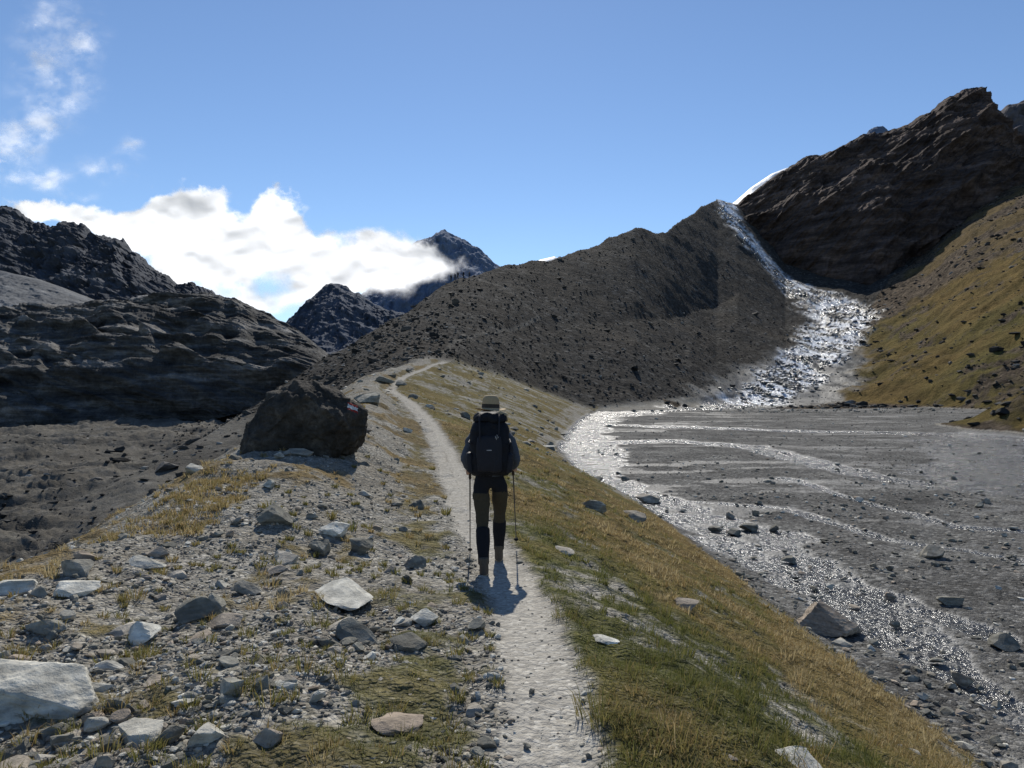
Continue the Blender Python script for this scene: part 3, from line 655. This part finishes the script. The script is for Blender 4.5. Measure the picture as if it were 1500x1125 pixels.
# head
bm=bmesh.new(); bmesh.ops.create_icosphere(bm,subdivisions=4,radius=1)
for v in bm.verts:
    x,y,z=v.co; v.co=(x*.075*(1-.15*max(0,-z)),y*.095+(.008 if z<-.3 and y>0 else 0),z*.118)
    for (nx,nz,am,sg) in ((0,-.1,.022,.16),(0,-.48,.007,.18)):  # nose, lips
        if y>.3: v.co.y+=am*math.exp(-((x-nx)**2+(z-nz)**2)/(2*sg*sg)*1.4)
    for ex in (-.38,.38):
        if y>.3: v.co.y-=.008*math.exp(-((x-ex)**2+(z-.05)**2)/.03)
me=bpy.data.meshes.new('head'); bm.to_mesh(me); bm.free(); head=bpy.data.objects.new('head',me); bpy.context.scene.collection.objects.link(head)
me.materials.append(mt_skin); me.materials.append(mt_hair)
for p in me.polygons:
    p.use_smooth=True
    if p.center.y<.03 and p.center.z>-.06 or p.center.z>.06: p.material_index=1
head.location=(0,.46,1.635); kids.append(head)
for sx_ in (-1,1):
    bm=bmesh.new(); bmesh.ops.create_icosphere(bm,subdivisions=2,radius=1)
    for v in bm.verts: v.co=(v.co.x*.009,v.co.y*.018,v.co.z*.032)
    me=bpy.data.meshes.new('ear'); bm.to_mesh(me); bm.free(); me.materials.append(mt_skin); e=bpy.data.objects.new('ear',me); bpy.context.scene.collection.objects.link(e); e.location=(sx_*.077,.455,1.63); kids.append(e)
# hat: lathe
prof=[(.0,.145),(.045,.145),(.075,.135),(.088,.10),(.094,.05),(.098,.008),(.115,.0),(.145,-.008),(.165,-.004),(.166,-.009),(.145,-.014),(.10,-.006)]
n=48; V=[];Fc=[]
for i,(r,z) in enumerate(prof):
    for k in range(n):
        a=2*math.pi*k/n; wv=.012*math.sin(2*a+.6)*max(0,(r-.1)/.065); V.append((r*math.cos(a)*(1.0),r*math.sin(a)*1.08,z+wv))
for i in range(len(prof)-1):
    for k in range(n): Fc.append((i*n+k,i*n+(k+1)%n,(i+1)*n+(k+1)%n,(i+1)*n+k))
me=bpy.data.meshes.new('sun_hat'); me.from_pydata(V,[],Fc); me.materials.append(mt_straw); me.materials.append(mt_band)
for p in me.polygons:
    p.use_smooth=True
    if .008<p.center.z<.045 and math.hypot(p.center.x,p.center.y)>.09: p.material_index=1
hat=bpy.data.objects.new('sun_hat',me); bpy.context.scene.collection.objects.link(hat); hat.location=(0,.45,1.672); hat.rotation_euler=(-.03,.03,0); kids.append(hat)
# backpack
cy=.145
kids.append(sections('pack_body',[(1.0,0,cy+.02,.12,.08,2.5),(1.02,0,cy,.165,.115,2.8),(1.10,0,cy,.185,.13,3),(1.22,0,cy,.195,.135,3),(1.35,0,cy,.20,.13,3),(1.46,0,cy+.01,.195,.125,3),(1.53,0,cy+.02,.17,.11,2.6),(1.56,0,cy+.02,.13,.09,2.4)],mt_pack,40,.025,5))
kids.append(sections('pack_lid',[(1.535,0,cy+.03,.14,.10,2.6),(1.545,0,cy+.02,.175,.13,2.8),(1.585,0,cy+.02,.18,.135,2.8),(1.63,0,cy+.025,.155,.12,2.6),(1.65,0,cy+.03,.10,.08,2.2)],mt_pack,40,.025,6))
kids.append(sections('front_pocket',[(1.04,0,.03,.10,.03,2.6),(1.06,0,.015,.125,.04,3),(1.2,0,.005,.13,.045,3),(1.38,0,.01,.125,.035,3),(1.42,0,.03,.11,.02,2.6)],mt_pk2,32,.014,7))
for sx_ in (-1,1):
    kids.append(sections('side_pocket',[(1.02,sx_*.185,cy,.03,.06,2.4),(1.04,sx_*.195,cy,.042,.085,2.6),(1.18,sx_*.205,cy,.042,.085,2.6),(1.24,sx_*.205,cy,.036,.075,2.4)],mt_pk2,24,.006,8))
    kids.append(tube('compression_strap',[(sx_*.20,.03,1.33),(sx_*.215,.12,1.34),(sx_*.205,.25,1.36)],.007,mt_pk2))
    kids.append(tube('lid_strap',[(sx_*.09,-.005,1.25),(sx_*.095,-.01,1.42),(sx_*.10,.0,1.54),(sx_*.10,.04,1.63)],.008,mt_pk2))
    kids.append(tube('shoulder_strap',[(sx_*.09,.26,1.50),(sx_*.10,.36,1.545),(sx_*.11,.47,1.50),(sx_*.13,.53,1.36),(sx_*.16,.48,1.18),(sx_*.17,.30,1.06)],.02,mt_pk2,10))
    kids.append(tube('hip_belt',[(0,.16,1.02),(sx_*.10,.19,1.02),(sx_*.165,.30,1.01),(sx_*.13,.42,1.0),(0,.475,.99)],[.03,.035,.038,.03,.02],mt_pack,12))
kids.append(sections('water_bottle',[(1.08,.215,cy,.03,.03,2),(1.28,.215,cy,.032,.032,2),(1.31,.215,cy,.018,.018,2),(1.34,.215,cy,.018,.018,2)],mt_pk2,20))
kids.append(tube('rolled_jacket',[(.10,.10,1.64),(.15,.16,1.62),(.17,.24,1.56)],[.02,.03,.02],simple('jacket_beige',(.35,.28,.18)),12))
def plate(name,x,y,z,w,h,mat):
    me=bpy.data.meshes.new(name); bm=bmesh.new(); bmesh.ops.create_cube(bm,size=1); bmesh.ops.scale(bm,vec=(w,.004,h),verts=bm.verts); bm.to_mesh(me); bm.free(); me.materials.append(mat); o=bpy.data.objects.new(name,me); bpy.context.scene.collection.objects.link(o); o.location=(x,y,z); kids.append(o)
plate('brand_label',0,-.048,1.27,.05,.008,mt_lab)
for i,(a,b) in enumerate(((.06,1.40),(.075,1.415),(.07,1.385),(.085,1.40))): kids.append(tube('carabiner',[(a,-.022,b-.012),(a+.006,-.027,b),(a+.001,-.022,b+.012)],.003,mt_lab,6))
# hands + poles
def hand_and_pole(side,h,tip,nm):
    h=Vector(h); tip=Vector(tip); ax=(h-tip).normalized(); top=h+ax*.07
    fwd=Vector((0,1,0)); fwd=(fwd-ax*fwd.dot(ax)).normalized(); lat=ax.cross(fwd)*1.0
    out=Vector((side,0,0)); out=(out-ax*out.dot(ax)).normalized()
    kids.append(tube('trekking_pole_'+nm,[top,h-ax*.09,h-ax*.091,tip.lerp(h,.55),tip.lerp(h,.54),tip.lerp(h,.02),tip],[.014,.013,.008,.008,.0065,.0055,.003],mt_pole,10))
    kids.append(tube('pole_grip_'+nm,[top+ax*.01,top,h,h-ax*.08],[.012,.019,.015,.016],mt_cork,12))
    bp=tip.lerp(h,.05); kids.append(tube('pole_basket_'+nm,[bp-ax*.004,bp+ax*.004],[.026,.022],mt_dark,14))
    wrist=Vector(sk[21] if side<0 else sk[27])
    c=h+out*.028
    vs=[tuple(wrist),tuple(c-fwd*.02),tuple(c+fwd*.005+ax*.03),tuple(c+fwd*.005+ax*.01),tuple(c+fwd*.005-ax*.01),tuple(c+fwd*.005-ax*.03)]
    es=[(0,1),(1,2),(1,3),(1,4),(1,5)]; rr=[.024,.024,.012,.012,.012,.011]
    for k,(o_,ln) in enumerate(((.03,1.),(.01,1.08),(-.01,1.0),(-.03,.82))):
        b=2+k; prev=b
        for a_,rad in ((50,.0095),(110,.009),(165*ln,.008),(215*ln,.007)):
            th=math.radians(a_); p=h+ax*o_+(out*math.cos(th)+fwd*math.sin(th))*.026
            vs.append(tuple(p)); rr.append(rad); es.append((prev,len(vs)-1)); prev=len(vs)-1
    vs+= [tuple(c-fwd*.022+ax*.022-out*.012),tuple(h-fwd*.024+ax*.035-out*.004),tuple(h-fwd*.014+ax*.045-out*.022)]; rr+=[.012,.010,.0085]
    n=len(vs); es+=[(1,n-3),(n-3,n-2),(n-2,n-1)]
    hd=skin('hand_'+nm,vs,es,rr,2); hd.data.materials.append(mt_skin); kids.append(hd)
hand_and_pole(-1,(-.225,.53,.985),(-.25,1.0,.0),'left')
hand_and_pole(1,(.24,.545,1.015),(.28,1.2,.08),'right')
root=bpy.data.objects.new('hiker',None); bpy.context.scene.collection.objects.link(root)
for k in kids: k.parent=root
fx,fy=X(718,7.9),7.6
fz=float(height(np.array([fx]),np.array([fy]))[0])
root.location=(fx,fy,fz+.0)
# distant group on the crest
for i,(px,dd,ry) in enumerate(((661,190,.3),(667,191,2.9),(672,192,1.2),(679,194,.1),(688,196,3.0))):
    e=bpy.data.objects.new('hiker',None); bpy.context.scene.collection.objects.link(e)
    xx=X(px,dd); e.location=(xx,dd,float(height(np.array([xx]),np.array([dd]))[0])+.1); e.rotation_euler=(0,0,ry)
    for k in kids:
        if k.name.split('.')[0] in ('body','head','sun_hat','pack_body','pack_lid','boot_left','boot_right'):
            o=bpy.data.objects.new(k.name,k.data); bpy.context.scene.collection.objects.link(o); o.location=k.location; o.rotation_euler=k.rotation_euler; o.parent=e
# ------------------------------------------------------------ light, sky, camera
sc_=bpy.context.scene
el=math.radians(38); az=math.radians(-2)
sv=Vector((math.sin(az)*math.cos(el),math.cos(az)*math.cos(el),math.sin(el)))
L=bpy.data.lights.new('sun','SUN'); L.energy=5; L.angle=math.radians(.53); L.color=(1,.95,.86)
lo=bpy.data.objects.new('sun',L); sc_.collection.objects.link(lo); lo.rotation_euler=sv.to_track_quat('Z','Y').to_euler()
w=bpy.data.worlds.new('World'); sc_.world=w; w.use_nodes=True; nt=w.node_tree
sky=nt.nodes.new('ShaderNodeTexSky'); sky.sky_type='NISHITA'; sky.sun_disc=False; sky.sun_elevation=el; sky.sun_rotation=az; sky.altitude=2400; sky.air_density=1.15; sky.dust_density=.15; sky.ozone_density=4.2
bg=nt.nodes['Background']; bg.inputs[1].default_value=.118; nt.links.new(sky.outputs[0],bg.inputs[0])
cam=bpy.data.cameras.new('camera'); co=bpy.data.objects.new('camera',cam); sc_.collection.objects.link(co); sc_.camera=co
cam.sensor_width=36; cam.lens=26.4; cam.clip_start=.1; cam.clip_end=20000; co.rotation_euler=(math.radians(90),0,0)
sc_.view_settings.view_transform='Standard'; sc_.view_settings.look='None'; sc_.view_settings.exposure=0
